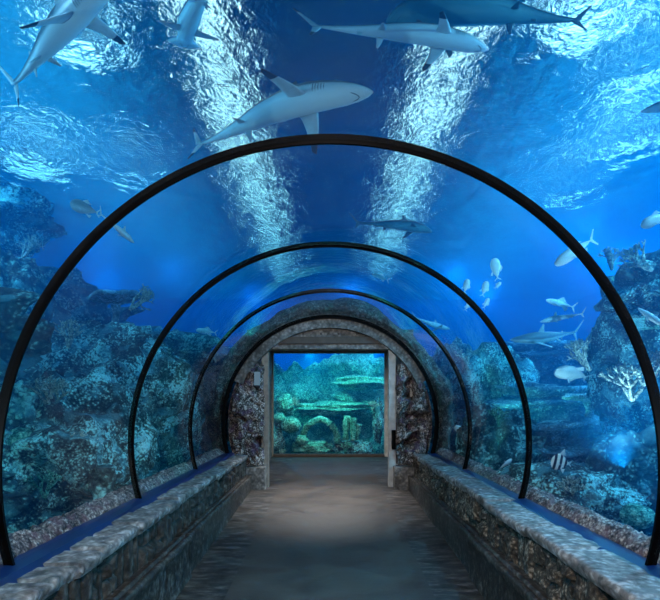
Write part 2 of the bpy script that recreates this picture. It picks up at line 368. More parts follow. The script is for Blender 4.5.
# outer posts of the opening
for s, lab in ((-1, 'narrow brown concrete post on the left of the portal opening'), (1, 'pale grey concrete post on the right of the portal opening')):
    x0 = -1.15 if s < 0 else .985
    o = box('portal_post', x0, x0+.12, 8.72, 8.86, .13, 2.47, M['frame'] if s < 0 else M['frame_pale'], None, .012); tag(o, lab, 'post', 'posts of the portal opening')

def rock_sheet(name, f, nu, nv, m, parent=None, wrap=False):
    verts = [f(i/(nu-1), j/(nv-1)) for i in range(nu) for j in range(nv)]
    return mesh(name, verts, grid_faces(nu, nv), m, parent)
def infill(s):
    # rough rock filling the side of the circle next to the opening, with hollows
    def f(u, v):
        z = .52+u*1.98
        rad = 1.70; dz = z-CZ; xo = math.sqrt(max(.05, rad*rad-dz*dz)) if abs(dz) < rad else .3
        xi = 1.10+.05*fract(Vector((z*3, s*4, 1)), 3)+(.10 if z > 2.2 else 0)
        if xo < xi: xo = xi+.01
        x = xi+(xo-xi)*v
        p = Vector((s*x*3.0, z*3.0, 4+s)); h = fract(p, 5)*.12
        hol = max(0, fract(Vector((s*x*2.6+9, z*3.6-x*1.4, s*2)), 3)-.12)*.55
        edge = min(1, min(v, 1-v)*7)*min(1, (1-u)*8+.0)
        yy = 8.68-(.10+h)*edge+hol*edge
        return (s*x, yy+(.22 if v == 0 else 0)-.02*(v == 1), z)
    o = rock_sheet('portal_rockwork', f, 110, 50, M['portal_rock'])
    return o
rk = infill(-1); tag(rk, 'pitted pale rockwork left of the portal opening, behind the lantern', 'rockwork', 'rockwork beside the portal')
rk = infill(1); tag(rk, 'craggy dark rockwork with deep hollows right of the portal opening', 'rockwork', 'rockwork beside the portal')
for s, lab in ((-1, 'grey concrete plinth under the rockwork left of the opening'), (1, 'grey concrete plinth under the rockwork right of the opening')):
    o = box('portal_plinth', min(s*1.06, s*1.42), max(s*1.06, s*1.42), 8.50, 8.86, fz(8.6)-.02, .50, M['concrete'], None, .015); tag(o, lab, 'plinth', 'plinths of the portal')
# rock collar on the tank side of the portal
def collar(u, v):
    a = math.radians(-25)+u*math.radians(230)
    rr = 1.80+v*(.27+.14*fract(Vector((math.cos(a)*2, math.sin(a)*2, 3)), 3))
    p = Vector((rr*math.cos(a), 0, CZ+rr*math.sin(a)))
    yy = 8.62+.25*v-.30*math.sin(v*PI)*(.5+fract(p*1.6, 5))+.10*ridged(p*2.2)*min(1, v*5)*-.5
    return (p.x, max(8.0, yy), p.z)
tag(rock_sheet('portal_collar', collar, 260, 36, M['collar']), 'rough rock collar outside the glass around the portal arch', 'rockwork')
# lantern on the left rockwork
ln = empty('wall_lantern', (-1.19, 8.50, 1.96)); tag(ln, 'slim wall lantern with pale blue glass on the left portal rockwork', 'lantern')
def lathe(name, prof, n, m, parent=None, axis='z'):
    verts = []
    for (r_, z) in prof:
        for j in range(n):
            a = 2*PI*j/n; verts.append((r_*math.cos(a), r_*math.sin(a), z))
    f = grid_faces(len(prof), n, True)
    return mesh(name, verts, f, m, parent)
lathe('glass_shade', [(.001, -.13), (.045, -.13), (.05, -.12), (.05, .10), (.045, .11), (.001, .11)], 20, M['lantern'], ln)
lathe('cap', [(.001, .19), (.02, .18), (.025, .14), (.055, .12), (.055, .10), (.001, .10)], 20, M['lampmetal'], ln)
lathe('base', [(.001, -.12), (.055, -.12), (.055, -.145), (.03, -.17), (.02, -.20), (.001, -.20)], 20, M['lampmetal'], ln)
box('bracket', -.02, .02, 0, .14, -.02, .02, M['lampmetal'], ln)
o = box('wall_box', 1.03, 1.09, 8.62, 8.72, .78, 1.10, M['black'], None, .01); tag(o, 'small black box on the right post of the portal opening', 'box')
# vestibule
for s, nm in ((-1, 'wall_vestibule_left'), (1, 'wall_vestibule_right')):
    tag(box(nm, min(s*1.37, s*1.42), max(s*1.37, s*1.42), 8.86, 12.35, 0, 2.79, M['concrete'] if s < 0 else M['frame_pale']), 'plain side wall of the vestibule beyond the portal, %s side' % ('left' if s < 0 else 'right'), 'wall', kind='structure')
tag(box('ceiling', -1.42, 1.42, 8.86, 12.35, 2.75, 2.80, M['concrete']), 'flat concrete ceiling of the vestibule', 'ceiling', kind='structure')
wf = empty('viewing_window_frame', (0, 12.28, 0)); tag(wf, 'brown frame around the square viewing window at the end', 'window frame')
z0 = fz(12.3)
box('stile', -1.40, -1.33, -.06, .06, z0, 2.80, M['frame'], wf, .01); box('stile', 1.28, 1.40, -.06, .06, z0, 2.80, M['frame_pale'], wf, .01)
box('head', -1.33, 1.28, -.06, .06, 2.70, 2.80, M['frame'], wf, .01); box('sill', -1.33, 1.28, -.10, .06, z0, .33, M['wood'], wf, .01)
tag(box('window_5', -1.36, 1.33, 12.30, 12.34, .25, 2.78, M['acrylic']), 'flat clear viewing window at the end of the vestibule', 'window', kind='structure')

# ------------------------------------------------------------------ the tank: bed, painted walls, water, surface, hall
TX, TY0, TY1, BED = 8.6, -2.5, 18.0, -.9
def bedf(u, v):
    x = -TX+2*TX*u; y = TY0+(TY1-TY0)*v
    return (x, y, BED+.22*fract(Vector((x*.6, y*.6, 0)), 4)-(.9 if abs(x) < 1.9 and y < 12.5 else 0))
tag(rock_sheet('ground', bedf, 120, 130, M['sand']), 'sandy bed of the tank under the reefs', 'sand', kind='structure')
tag(box('wall_tank_left', -TX-.2, -TX, TY0, TY1, BED-.2, SURF+.3, M['tankhaze']), 'tank wall coloured as distant blue water, far behind the left reef', 'wall', kind='structure')
tag(box('wall_tank_right', TX, TX+.2, TY0, TY1, BED-.2, SURF+.3, M['tankhaze']), 'tank wall coloured as distant blue water, far behind the right reef', 'wall', kind='structure')
tag(box('wall_tank_far', -TX, TX, TY1, TY1+.2, BED-.2, SURF+.3, M['tankhaze']), 'far wall of the tank coloured as distant blue water', 'wall', kind='structure')
# water body with the tunnel and vestibule cut out
def closed_prism(pts, y0, y1):
    n = len(pts); v = [(x, y0, z) for x, z in pts]+[(x, y1, z) for x, z in pts]
    f = [(i, (i+1) % n, n+(i+1) % n, n+i) for i in range(n)]+[tuple(range(n-1, -1, -1)), tuple(range(n, 2*n))]
    return v, f
bm = bmesh.new()
def add_prism(pts, y0, y1, flip):
    v, f = closed_prism(pts, y0, y1); bv = [bm.verts.new(c) for c in v]; fs = [bm.faces.new([bv[i] for i in q]) for q in f]
    bmesh.ops.recalc_face_normals(bm, faces=fs)
    if flip: bmesh.ops.reverse_faces(bm, faces=fs)
add_prism([(-TX+.01, BED-1.2), (TX-.01, BED-1.2), (TX-.01, SURF-.05), (-TX+.01, SURF-.05)], TY0, TY1-.01, False)
AF = math.asin((CZ-.3)/(R+.045)) if (CZ-.3) < R else .5
cav = [((R+.045)*math.cos(a), CZ+(R+.045)*math.sin(a)) for a in [-AF+(PI+2*AF)*i/96 for i in range(97)]]
cav = cav+[(cav[-1][0], -1.2), (cav[0][0], -1.2)]
add_prism(cav, -2.2, 8.60, True)
add_prism([(-1.43, -1.2), (1.43, -1.2), (1.43, 2.81), (-1.43, 2.81)], 8.602, 12.345, True)
me = bpy.data.meshes.new('water'); bm.to_mesh(me); bm.free()
wo = bpy.data.objects.new('water', me); COL.objects.link(wo); me.materials.append(M['water']); tag(wo, 'clear blue water filling the tank around the tunnel', 'water', kind='stuff')
def surf(u, v):
    x = -TX+2*TX*u; y = TY0+(TY1-TY0)*v
    return (x, y, SURF+.06*fract(Vector((x*2.2, y*2.2, 0)), 3)+.05*noise.noise(Vector((x*.5, y*.5, 5))))
tag(rock_sheet('water_surface', surf, 240, 280, M['surface']), 'rippled water surface above the tunnel seen from below', 'water surface', kind='stuff')
# hall above
tag(box('ceiling_hall', -15, 15, TY0, 30, 9.3, 9.5, M['hallpaint']), 'blue lit ceiling high above the water', 'ceiling', kind='structure')
cw = empty('added_deck', (0, 0, 6.6)); box('deck', -1.0, 1.0, TY0, TY1, 0, .2, M['navy'], cw)  # deck added to make the dark middle band seen through the surface
for i in range(6):
    for s in (-1, 1): box('hanger_rod', s*.9-.02, s*.9+.02, .5+i*3.2, .54+i*3.2, .2, 2.7, M['lampmetal'], cw)
tag(cw, 'dark deck added above the water for the dark band over the tunnel', 'added_deck')
for s in (-1, 1):
    for i in range(7):
        y = .6+i*2.5; x = -1.45 if s < 0 else 1.62
        lt = empty('tube_light', (x, y, 6.5)); tag(lt, 'long white tube light beside the catwalk, glittering through the water', 'light', 'tube lights along the catwalk')
        box('housing', -.24, .24, -1.15, 1.15, .04, .12, M['lampmetal'], lt); box('bracket', min(-s*.2, -x+s*.98), max(-s*.2, -x+s*.98), -.05, .05, .08, .14, M['lampmetal'], lt); [box('tube', a-.035, a+.035, -1.13, 1.13, -.03, .04, M['tube'], lt) for a in (-.16, .04)]
def hall_at(px, py, z):
    p = atz(px, py, SURF); d = Vector(((px-330)/F, 1, (400-py)/F)).normalized()
    h = Vector((d.x, d.y, 0))/1.18; c = math.sqrt(1-h.length_squared)
    return p+Vector((h.x/c, h.y/c, 1))*(z-SURF)
for px, py, r, lab in [(628, 138, .42, 'large round added lamp above the water at the right'), (566, 192, .22, 'small round added lamp above the water, right of the first ring'),
                       (585, 8, .40, 'round added lamp above the water at the top right corner'), (34, 160, .40, 'large round added lamp above the water at the left'),
                       (130, 172, .20, 'small round added lamp above the water, left of the first ring'), (78, 30, .3, 'round added lamp above the water behind the top left shark'),
                       (640, 60, .22, 'small round added lamp above the water at the top right edge')]:
    fl = empty('added_lamp', hall_at(px, py, 7.2)); tag(fl, lab, 'lamp', 'added lamps above the water')  # lamps added to make the pale mirrored patches on the water
    lathe('lens', [(.001, 0), (r, 0), (r, .03), (.001, .03)], 28, M['added'], fl)
    lathe('reflector', [(.001, .05), (r+.03, .05), (r+.04, .0), (r+.02, .0), (r+.06, .0), (r+.06, .08), (r*.6, .3), (.08, .4), (.001, .4)], 28, M['lampmetal'], fl)
    box('hanger_rod', -.02, .02, -.02, .02, .38, 2.10, M['lampmetal'], fl)

# ------------------------------------------------------------------ reefs
def spline(pts, t):
    n = len(pts)-1; k = min(int(t*n), n-1); f = t*n-k; f = f*f*(3-2*f)
    return [a+(b_-a)*f for a, b_ in zip(pts[k], pts[k+1])]
def cliff(name, pts, nu, nv, amp, m, seed, terrace=0, depth=.9):
    """pts: (x, y, top z) from near to far; the face leans, folds over its top and falls behind"""
    P = [Vector(spline(pts, i/(nu-1))) for i in range(nu)]
    verts = []
    for i, p in enumerate(P):
        q = P[min(i+1, nu-1)]-P[max(i-1, 0)]; nrm = Vector((q.y, -q.x, 0)).normalized()
        if nrm.dot(Vector((-p.x, 8-p.y, 0)) if abs(p.x) > 1.5 else Vector((0, -1, 0))) < 0: nrm = -nrm
        top = p.z+.55*fract(Vector((p.x*.9, p.y*.9, seed)), 4)
        for j in range(nv):
            v = j/(nv-1)
            if v < .72:
                u = v/.72; z = -1.1+(top+1.1)*u; off = (1-u)*.5
                if terrace: off += .22*math.sin(z*terrace+2.0*fract(Vector((p.x*.5, p.y*.5, seed+3)), 2))
            else:
                u = (v-.72)/.28; z = top-.25*u*u-(1.2*max(0, u-.7)); off = -depth*u
            b_ = Vector((p.x, p.y, z))
            s3 = b_+Vector((seed*3.1, 0, 0))
            d = amp*(.85*fract(s3*.8, 3)+.55*fract(s3*2.2, 4))+amp*.22*ridged(s3*3.0)
            c = b_+nrm*(off+d); c.z += .25*amp*fract(s3*2.6+Vector((7, 7, 7)), 3)
            verts.append(c)
    return mesh(name, verts, grid_faces(nu, nv), m)
def boulder(name, c, size, m, seed, sub=5, amp=.35, freq=1.3, flat=0):
    bm = bmesh.new(); bmesh.ops.create_icosphere(bm, subdivisions=sub, radius=1)
    sv = Vector((seed*5.7, seed*1.3, seed*2.9))
    for v in bm.verts:
        p = v.co.copy(); d = 1+amp*fract(p*freq+sv, 5)+amp*.28*(ridged(p*freq*2.4+sv)-.8)
        if flat: d *= 1-.25*flat*math.sin(p.z*9+2*fract(p+sv, 2))
        v.co = Vector((p.x*size[0]*d, p.y*size[1]*d, p.z*size[2]*d))
    for v in bm.verts:                                   # lean against the acrylic, never through it
        p = v.co+Vector(c); d = math.hypot(p.x, p.z-CZ)
        if p.y < 8.6 and d < 1.87: k = 1.87/d; v.co.x = p.x*k-c[0]; v.co.z = CZ+(p.z-CZ)*k-c[2]
    me = bpy.data.meshes.new(name); bm.to_mesh(me); bm.free(); me.polygons.foreach_set('use_smooth', [True]*len(me.polygons))
    o = bpy.data.objects.new(name, me); COL.objects.link(o); me.materials.append(m); o.location = c
    return o
def dome(name, c, r, m, seed):
    bm = bmesh.new(); bmesh.ops.create_icosphere(bm, subdivisions=5, radius=1); sv = Vector((seed, 0, 3))
    for v in bm.verts:
        p = v.co.copy(); g = abs(noise.noise(p*5+sv)+.4*noise.noise(p*11+sv)); d = 1+.10*min(g*3, .8)+.12*fract(p*1.2+sv, 3)
        v.co = p*d*r; v.co.z *= .78
    me = bpy.data.meshes.new(name); bm.to_mesh(me); bm.free(); me.polygons.foreach_set('use_smooth', [True]*len(me.polygons))
    o = bpy.data.objects.new(name, me); COL.objects.link(o); me.materials.append(m); o.location = c
    return o
def tube(verts, faces, pts, rad, n=7):
    off = len(verts); m_ = len(pts)
    for i, p in enumerate(pts):
        t_ = (pts[min(i+1, m_-1)]-pts[max(i-1, 0)]).normalized(); a = t_.orthogonal().normalized(); b_ = t_.cross(a)
        for j in range(n):
            an = 2*PI*j/n; verts.append(p+(a*math.cos(an)+b_*math.sin(an))*rad[i])
    for i in range(m_-1):
        for j in range(n):
            q = off+i*n+j; q2 = off+i*n+(j+1) % n; faces.append((q, q2, q2+n, q+n))
    faces.append(tuple(off+j for j in range(n-1, -1, -1))); faces.append(tuple(off+(m_-1)*n+j for j in range(n)))
def branching(name, c, h, m, seed, spread=.8, lean=(0, 0, 1), depth=4, r0=.05):
    r = random.Random(seed); V = []; Fc = []
    def go(p, d, l, rad, k):
        pts = [p]; q = p
        for i in range(3):
            d = (d+Vector((r.uniform(-1, 1), r.uniform(-1, 1), r.uniform(-.5, .8)))*.18).normalized(); q = q+d*l/3; pts.append(q)
        tube(V, Fc, pts, [rad, rad*.9, rad*.8, rad*.68], 6)
        if k > 0:
            for _ in range(r.choice((2, 3, 3))):
                dd = (d+Vector((r.uniform(-1, 1), r.uniform(-1, 1), r.uniform(-.6, .8)))*spread).normalized(); go(q, dd, l*.72, rad*.68, k-1)
    for _ in range(4):
        go(Vector((0, 0, 0)), (Vector(lean)+Vector((r.uniform(-1, 1), r.uniform(-1, 1), 0))*spread*.7).normalized(), h*.36, r0, depth-1)
    o = mesh(name, V, Fc, m); o.location = c; return o
def plate(name, c, r, m, seed, tilt=0, th=.05):
    """table coral: stem and a ruffled plate"""
    e = empty(name, c); V = []; rs = [(.0, .0)]+[(k/16, 1) for k in range(1, 17)]+[(k/16, 0) for k in range(16, 0, -1)]+[(.0, 0)]
    n = 48
    for k, (f, up) in enumerate(rs):
        for j in range(n):
            a = 2*PI*j/n; rr = r*max(f, .01)*(1+.22*fract(Vector((math.cos(a)*1.5, math.sin(a)*1.5, seed)), 3))
            x, y = rr*math.cos(a), rr*math.sin(a)
            z = .10*r*f*f+.10*r*fract(Vector((x*4, y*4, seed)), 4)+(th/2 if up else -th*(1.2-f))
            V.append((x, y, z+tilt*x))
    mesh('plate', V, grid_faces(len(rs), n, True), m, e)
    V = []; Fc = []; tube(V, Fc, [Vector((0, 0, -.02)), Vector((.02, 0, -.18)), Vector((-.02, .02, -.4)), Vector((0, 0, -.6))], [r*.22, r*.13, r*.15, r*.25], 12)
    mesh('stem', V, Fc, m, e)
    return e
def sponge(name, c, hs, m, seed, r=.09):
    """a cluster of upright tubes"""
    rr = random.Random(seed); V = []; Fc = []
    for k, h in enumerate(hs):
        a = rr.uniform(0, 6.28); p = Vector((rr.uniform(-1, 1)*r*2.2, rr.uniform(-1, 1)*r*2.2, 0)); d = Vector((math.cos(a)*.15, math.sin(a)*.15, 1))
        pts = [p+d*h*i/7 for i in range(8)]; rad = [r*(.7+.12*math.sin(i*1.7+k)+.04*i) for i in range(8)]
        pts += [pts[-1]-d*.01, pts[-1]-d*.12]; rad += [rad[-1]*.7, rad[-1]*.55]
        tube(V, Fc, pts, rad, 14)
    o = mesh(name, V, Fc, m); o.location = c; return o

tag(cliff('reef_cliff', [(-2.9, 1.0, 2.0), (-3.6, 4.5, 2.4), (-4.3, 7.5, 3.4), (-4.0, 10.5, 3.0), (-3.4, 14, 2.8), (-1.6, 16.6, 2.6)], 420, 150, .85, M['reef'], 2), 'long teal encrusted reef cliff along the left side of the tank', 'reef')
tag(cliff('reef_cliff', [(7.0, 2.5, 2.4), (6.3, 6, 2.6), (5.2, 9.5, 2.4), (4.4, 12.5, 2.9), (3.0, 15.6, 2.6), (1.2, 16.8, 2.4)], 420, 140, .70, M['reef_blue'], 5, terrace=5.5), 'long blue ledged reef cliff along the right side of the tank', 'reef')
tag(cliff('reef_cliff', [(-3.2, 14.6, 2.6), (-1.2, 15.0, 2.6), (.6, 14.9, 2.9), (2.6, 14.4, 2.7)], 240, 130, .34, M['coral_green'], 9, terrace=5.2), 'green terraced reef wall behind the viewing window', 'reef')

# outcrops in front of the cliffs
BO = [  # px, py, Y, (sx, sy, sz), material, label, flat
 (60, 470, 5.2, (.85, .8, .75), 'reef_fine', 'bright speckled reef outcrop low behind the first left pane', 0),
 (112, 400, 6.6, (.9, .8, .9), 'reef_fine', 'dark hollowed reef outcrop left of the second ring', 0),
 (22, 420, 5.2, (.45, .5, .5), 'reef', 'small encrusted rock beside the widest ring on the left', 0),
 (96, 500, 5.6, (.6, .6, .5), 'reef', 'low teal boulder just above the left ledge', 0),
 (-4, 218, 7.6, (.75, .7, .45), 'reef_fine', 'grey pale-topped rock at the left edge high in the tank', .5),
 (4, 320, 6.3, (.42, .6, .8), 'reef', 'tall dark blue rock at the left edge of the picture', 0),
 (162, 415, 8.0, (.6, .7, .9), 'reef_fine', 'tall teal reef outcrop between the second and third rings on the left', 0),
 (165, 355, 9.0, (.7, .6, .45), 'reef', 'flat topped reef ledge high between the second and third rings on the left', .6),
 (212, 400, 10.5, (.6, .6, .95), 'reef_blue', 'grey rock column left of the portal behind the third ring', 0),
 (650, 292, 5.8, (.42, .6, .34), 'reef_fine', 'pale speckled overhang at the right edge outside the widest ring', .4),
 (634, 372, 6.4, (.42, .5, .80), 'reef_fine', 'tall speckled reef stack beside the widest ring on the right', 0),
 (640, 480, 5.6, (.50, .5, .6), 'reef', 'blue boulder low beside the widest ring on the right', 0),
 (548, 400, 9.0, (.95, .7, .32), 'reef_blue', 'flat blue rock ledge in mid water right of the second ring', .8),
 (575, 440, 7.6, (.9, .7, .32), 'reef_blue', 'lower flat blue rock ledge right of the second ring', .8),
 (560, 505, 5.4, (.75, .6, .40), 'reef_fine', 'speckled low reef mound above the right ledge', 0),
 (490, 395, 9.6, (.75, .7, .95), 'reef_fine', 'teal reef outcrop between the second and third rings on the right', 0),
 (500, 450, 7.4, (.6, .6, .55), 'reef', 'dark teal rock low between the second and third rings on the right', 0),
 (450, 400, 10.8, (.6, .6, 1.15), 'reef_blue', 'grey rock column right of the portal behind the third ring', 0),
 (535, 355, 11.0, (.95, .7, .30), 'reef_blue', 'faint far ledge in the blue water right of the second ring', .6),
]
for i, (px, py, Y, sz, mt, lab, fl) in enumerate(BO):
    tag(boulder('reef_rock', at(px, py, Y), sz, M[mt], i+1, flat=fl), lab, 'rock')
# end window reef: ledges, arch, mounds
WB_ = [(362, 382, 14.0, (.75, .35, .17), 'coral_green', 'bright green rock shelf high at the right of the viewing window', .6),
       (332, 408, 13.9, (.95, .35, .17), 'coral_green', 'long green rock shelf across the middle of the viewing window', .6),
       (345, 398, 14.2, (.3, .25, .15), 'coral_green', 'small green rock on top of the long shelf', 0),
       (285, 405, 13.6, (.26, .26, .26), 'coral_green', 'small round boulder at the left side of the viewing window', 0),
       (378, 420, 13.4, (.14, .2, .55), 'reef_fine', 'narrow craggy pillar at the right edge of the viewing window', 0),
       (275, 440, 13.2, (.22, .2, .4), 'reef_fine', 'rough mound in the lower left corner of the viewing window', 0),
       (312, 448, 13.3, (.5, .3, .2), 'coral_green', 'low green mound at the bottom of the viewing window', 0),
       (352, 450, 13.3, (.5, .3, .22), 'reef_fine', 'low encrusted mound at the bottom right of the viewing window', 0)]
for i, (px, py, Y, sz, mt, lab, fl) in enumerate(WB_):
    tag(boulder('reef_rock', at(px, py, Y), sz, M[mt], i+40, flat=fl), lab, 'rock')
for i, (px, py, Y, r_, lab) in enumerate([(291, 425, 13.1, .24, 'large round brain coral at the left of the viewing window'), (279, 418, 13.2, .16, 'smaller round brain coral at the left edge of the viewing window'),
        (302, 440, 13.0, .15, 'low brain coral under the arch in the viewing window'),
        (95, 426, 5.9, .17, 'pale round brain coral left of the second ring'), (150, 425, 7.0, .16, 'green glowing brain coral just inside the second ring on the left'),
        (637, 516, 4.6, .13, 'pale blue brain coral low beside the widest ring on the right'), (125, 440, 5.6, .20, 'teal brain coral above the left ledge'),
        (25, 445, 4.6, .18, 'dark brain coral beside the widest ring on the left')]):
    tag(dome('brain_coral', at(px, py, Y), r_, M['coral_green'], i), lab, 'coral')
# arch in the viewing window
V = []; Fc = []; a0 = at(320, 440, 13.15)
pts = [a0+Vector((-.42*math.cos(a)*(1+.1*math.sin(3*a)), .05*math.sin(5*a), .62*math.sin(a)-.1)) for a in [PI*i/26 for i in range(27)]]
tube(V, Fc, pts, [.085+.03*fract(Vector((i*.9, 0, 0)), 2) for i in range(27)], 14)
tag(mesh('coral_arch', V, Fc, M['coral_green']), 'green coral arch standing in the viewing window', 'coral')
BR = [  # px, py, Y, height, material, label, lean, spread, r0
 (652, 262, 5.2, .36, 'coral_pale', 'fan of pale branching coral at the right edge of the picture', (-.9, 0, .5), .7, .030),
 (520, 262+0, 0, 0, '', '', 0, 0, 0),
 (612, 262, 6.0, .30, 'coral_pale', 'small pale coral tuft just right of the widest ring', (0, 0, 1), .9, .025),
 (590, 362, 5.8, .42, 'coral_pale', 'pale branching coral inside the widest ring on the right', (-.4, 0, 1), .8, .028),
 (632, 392, 5.0, .46, 'coral_pale', 'bright spreading coral beside the widest ring on the right', (0, 0, 1), 1.0, .030),
 (652, 372, 5.2, .34, 'coral_rust', 'rosy branching coral at the right edge of the picture', (0, 0, 1), .9, .028),
 (572, 492, 4.9, .26, 'coral_pale', 'low pale coral bush above the right ledge', (0, 0, 1), 1.0, .022),
 (540, 500, 5.4, .26, 'coral_green', 'green coral bush above the right ledge', (0, 0, 1), 1.0, .022),
 (68, 340, 5.4, .34, 'coral_pale', 'pale branching coral inside the widest ring on the left', (0, 0, 1), .9, .024),
 (130, 302, 6.4, .42, 'coral_pale', 'sprawling pale coral high between the first and second rings on the left', (.5, 0, .5), 1.1, .024),
 (50, 402, 4.9, .36, 'coral_pale', 'bright coral bush low beside the widest ring on the left', (0, 0, 1), 1.0, .026),
 (75, 462, 4.6, .40, 'coral_pale', 'wide bushy coral above the left ledge', (0, 0, 1), 1.1, .024),
 (20, 345, 5.3, .34, 'coral_green', 'branching coral at the left edge of the picture', (0, 0, 1), 1.0, .024),
 (22, 250, 6.6, .40, 'coral_pale', 'thin pale coral high at the left edge of the picture', (.4, 0, .6), 1.0, .020),
 (45, 490, 4.4, .26, 'coral_green', 'teal coral bush beside the foot of the widest ring', (0, 0, 1), 1.0, .022),
 (110, 452, 5.4, .30, 'coral_green', 'green coral bush left of the second ring', (0, 0, 1), 1.0, .022),
 (168, 440, 8.2, .34, 'coral_green', 'green coral bush right of the second ring on the left side', (0, 0, 1), 1.0, .024),
 (185, 395, 8.4, .40, 'coral_pale', 'pale coral between the second and third rings on the left', (0, 0, 1), 1.0, .026),
 (470, 365, 9.0, .50, 'coral_pale', 'wide pale coral between the second and third rings on the right', (0, 0, 1), 1.1, .028),
 (500, 420, 7.0, .34, 'coral_green', 'green coral between the second and third rings on the right', (0, 0, 1), 1.0, .024),
 (372, 402, 13.0, .26, 'coral_pale', 'white coral branch at the right of the viewing window', (.3, 0, 1), .9, .022),
 (290, 398, 13.2, .30, 'coral_pale', 'pale coral branch at the left of the viewing window', (.8, 0, .5), .8, .018),
 (345, 445, 12.9, .34, 'coral_green', 'green coral bush at the bottom of the viewing window', (0, 0, 1), 1.0, .022),
 (282, 450, 12.8, .26, 'coral_pale', 'bright coral bush in the bottom left corner of the viewing window', (0, 0, 1), 1.0, .02)]
for i, (px, py, Y, h, mt, lab, lean, spr, r0) in enumerate(BR):
    if not h: continue
    tag(branching('branching_coral', at(px, py+8, Y), h, M[mt], i+1, spr, lean, 4, r0*.75), lab, 'coral')
PL = [(85, 398, 5.6, .38, 'coral_pale', 'pale table coral below the left coral cluster'), (200, 372, 9.6, .34, 'coral_pale', 'pale table coral right of the third ring on the left side'),
      (588, 398, 7.6, .36, 'coral_pale', 'pale table coral on the blue ledge at the right'), (555, 428, 7.0, .40, 'reef_blue', 'wide blue table coral low at the right'),
      (115, 300, 7.0, .34, 'reef_blue', 'dim table coral high behind the first left pane')]
for i, (px, py, Y, r_, mt, lab) in enumerate(PL):
    tag(plate('table_coral', at(px, py, Y), r_, M[mt], i+3, .1), lab, 'coral')
for i, (px, py, Y, hs, mt, lab) in enumerate([(602, 312, 6.4, (.55, .45), 'coral_green', 'pair of green tube sponges outside the widest ring on the right'), (642, 330, 6.0, (.5, .35, .4), 'coral_green', 'cluster of tube sponges at the right edge of the picture'),
        (352, 440, 13.0, (.5, .6, .4, .55), 'coral_green', 'dark green tube sponges in the viewing window'), (186, 450, 8.6, (.5, .6, .35), 'coral_green', 'teal tube sponges above the left ledge past the second ring'),
        (92, 500, 4.6, (.3, .4, .25), 'reef', 'dark tube sponges above the left ledge')]):
    tag(sponge('tube_sponge', at(px, py, Y), hs, M[mt], i+2), lab, 'sponge')

# rubble along the outside of the glass
for s in (-1, 1):
    def rub(u, v):
        y = .6+u*8.0; a = v*PI; x = 1.80+.11-.11*math.cos(a)-.075; z = .68+.06*math.sin(a)
        p = Vector((x*7*s, y*7, z*7)); d = .5+.5*fract(p, 5); rg = .035*ridged(p*1.6)
        return (s*(x+.02*d), y, z+(.04*d+rg)*math.sin(a))
    tag(rock_sheet('rubble_bank', rub, 560, 18, M['rubble']), 'bank of %s rubble outside the glass along the %s ledge' % (('grey encrusted', 'left') if s < 0 else ('rosy brown', 'right')), 'rubble')

# ------------------------------------------------------------------ sharks and fish
def skin(name, back, belly, zmid, soft, tip=None, rough=.45, stripes=None):
    """countershaded skin: the back colour above, the belly colour below, in the animal's own coordinates"""
    m, t = nt(name); out = N(t, 'ShaderNodeOutputMaterial'); b = N(t, 'ShaderNodeBsdfPrincipled'); b.inputs['Roughness'].default_value = rough
    tc = N(t, 'ShaderNodeTexCoord'); sp = N(t, 'ShaderNodeSeparateXYZ'); L(t, tc.outputs['Object'], sp.inputs[0])
    n = N(t, 'ShaderNodeTexNoise'); n.inputs['Scale'].default_value = 9; L(t, tc.outputs['Object'], n.inputs['Vector'])
    a = N(t, 'ShaderNodeMath', operation='MULTIPLY_ADD'); a.inputs[1].default_value = soft*.8; L(t, n.outputs['Fac'], a.inputs[0]); L(t, sp.outputs[2], a.inputs[2])
    mr = N(t, 'ShaderNodeMapRange'); mr.inputs[1].default_value = zmid+soft*.4-soft; mr.inputs[2].default_value = zmid+soft*.4+soft; L(t, a.outputs[0], mr.inputs[0])
    mm = N(t, 'ShaderNodeMix', data_type='RGBA'); L(t, mr.outputs[0], mm.inputs[0]); mm.inputs[6].default_value = (*belly, 1); mm.inputs[7].default_value = (*back, 1)
    c = mm.outputs[2]
    if stripes:
        wv = N(t, 'ShaderNodeMath', operation='SINE'); ml = N(t, 'ShaderNodeMath', operation='MULTIPLY'); ml.inputs[1].default_value = stripes; L(t, sp.outputs[0], ml.inputs[0]); L(t, ml.outputs[0], wv.inputs[0])
        g = N(t, 'ShaderNodeMath', operation='GREATER_THAN'); g.inputs[1].default_value = .1; L(t, wv.outputs[0], g.inputs[0])
        m3 = N(t, 'ShaderNodeMix', data_type='RGBA'); L(t, g.outputs[0], m3.inputs[0]); L(t, c, m3.inputs[6]); m3.inputs[7].default_value = (.01, .01, .03, 1); c = m3.outputs[2]
    L(t, c, b.inputs['Base Color']); L(t, b.outputs[0], out.inputs[0]); return m
M['shark'] = skin('shark_skin', (.10, .12, .13), (.78, .80, .78), .006, .012)
M['shark_dark'] = skin('dark_shark_skin', (.02, .05, .06), (.10, .26, .26), -.02, .03)
M['shark_pale'] = skin('pale_shark_skin', (.45, .50, .50), (.9, .92, .9), .0, .03)
M['fin'] = simple('shark_fin', (.55, .58, .58), .5, scale=8)
M['fin_dark'] = simple('dark_shark_fin', (.05, .09, .10), .5, scale=8)
M['tip'] = simple('black_fin_tip', (.015, .015, .018), .5)
M['eye'] = simple('fish_eye', (.004, .004, .004), .15)
M['fish_silver'] = skin('silver_fish_skin', (.75, .80, .78), (.98, 1, .97), .0, .02, rough=.3)
M['fish_grey'] = skin('grey_fish_skin', (.22, .28, .28), (.65, .70, .68), .0, .02)
M['fish_fin'] = simple('silver_fin', (.75, .80, .80), .4)
M['fish_striped'] = skin('striped_fish_skin', (.95, .95, .80), (1, 1, .95), .0, .02, stripes=120)

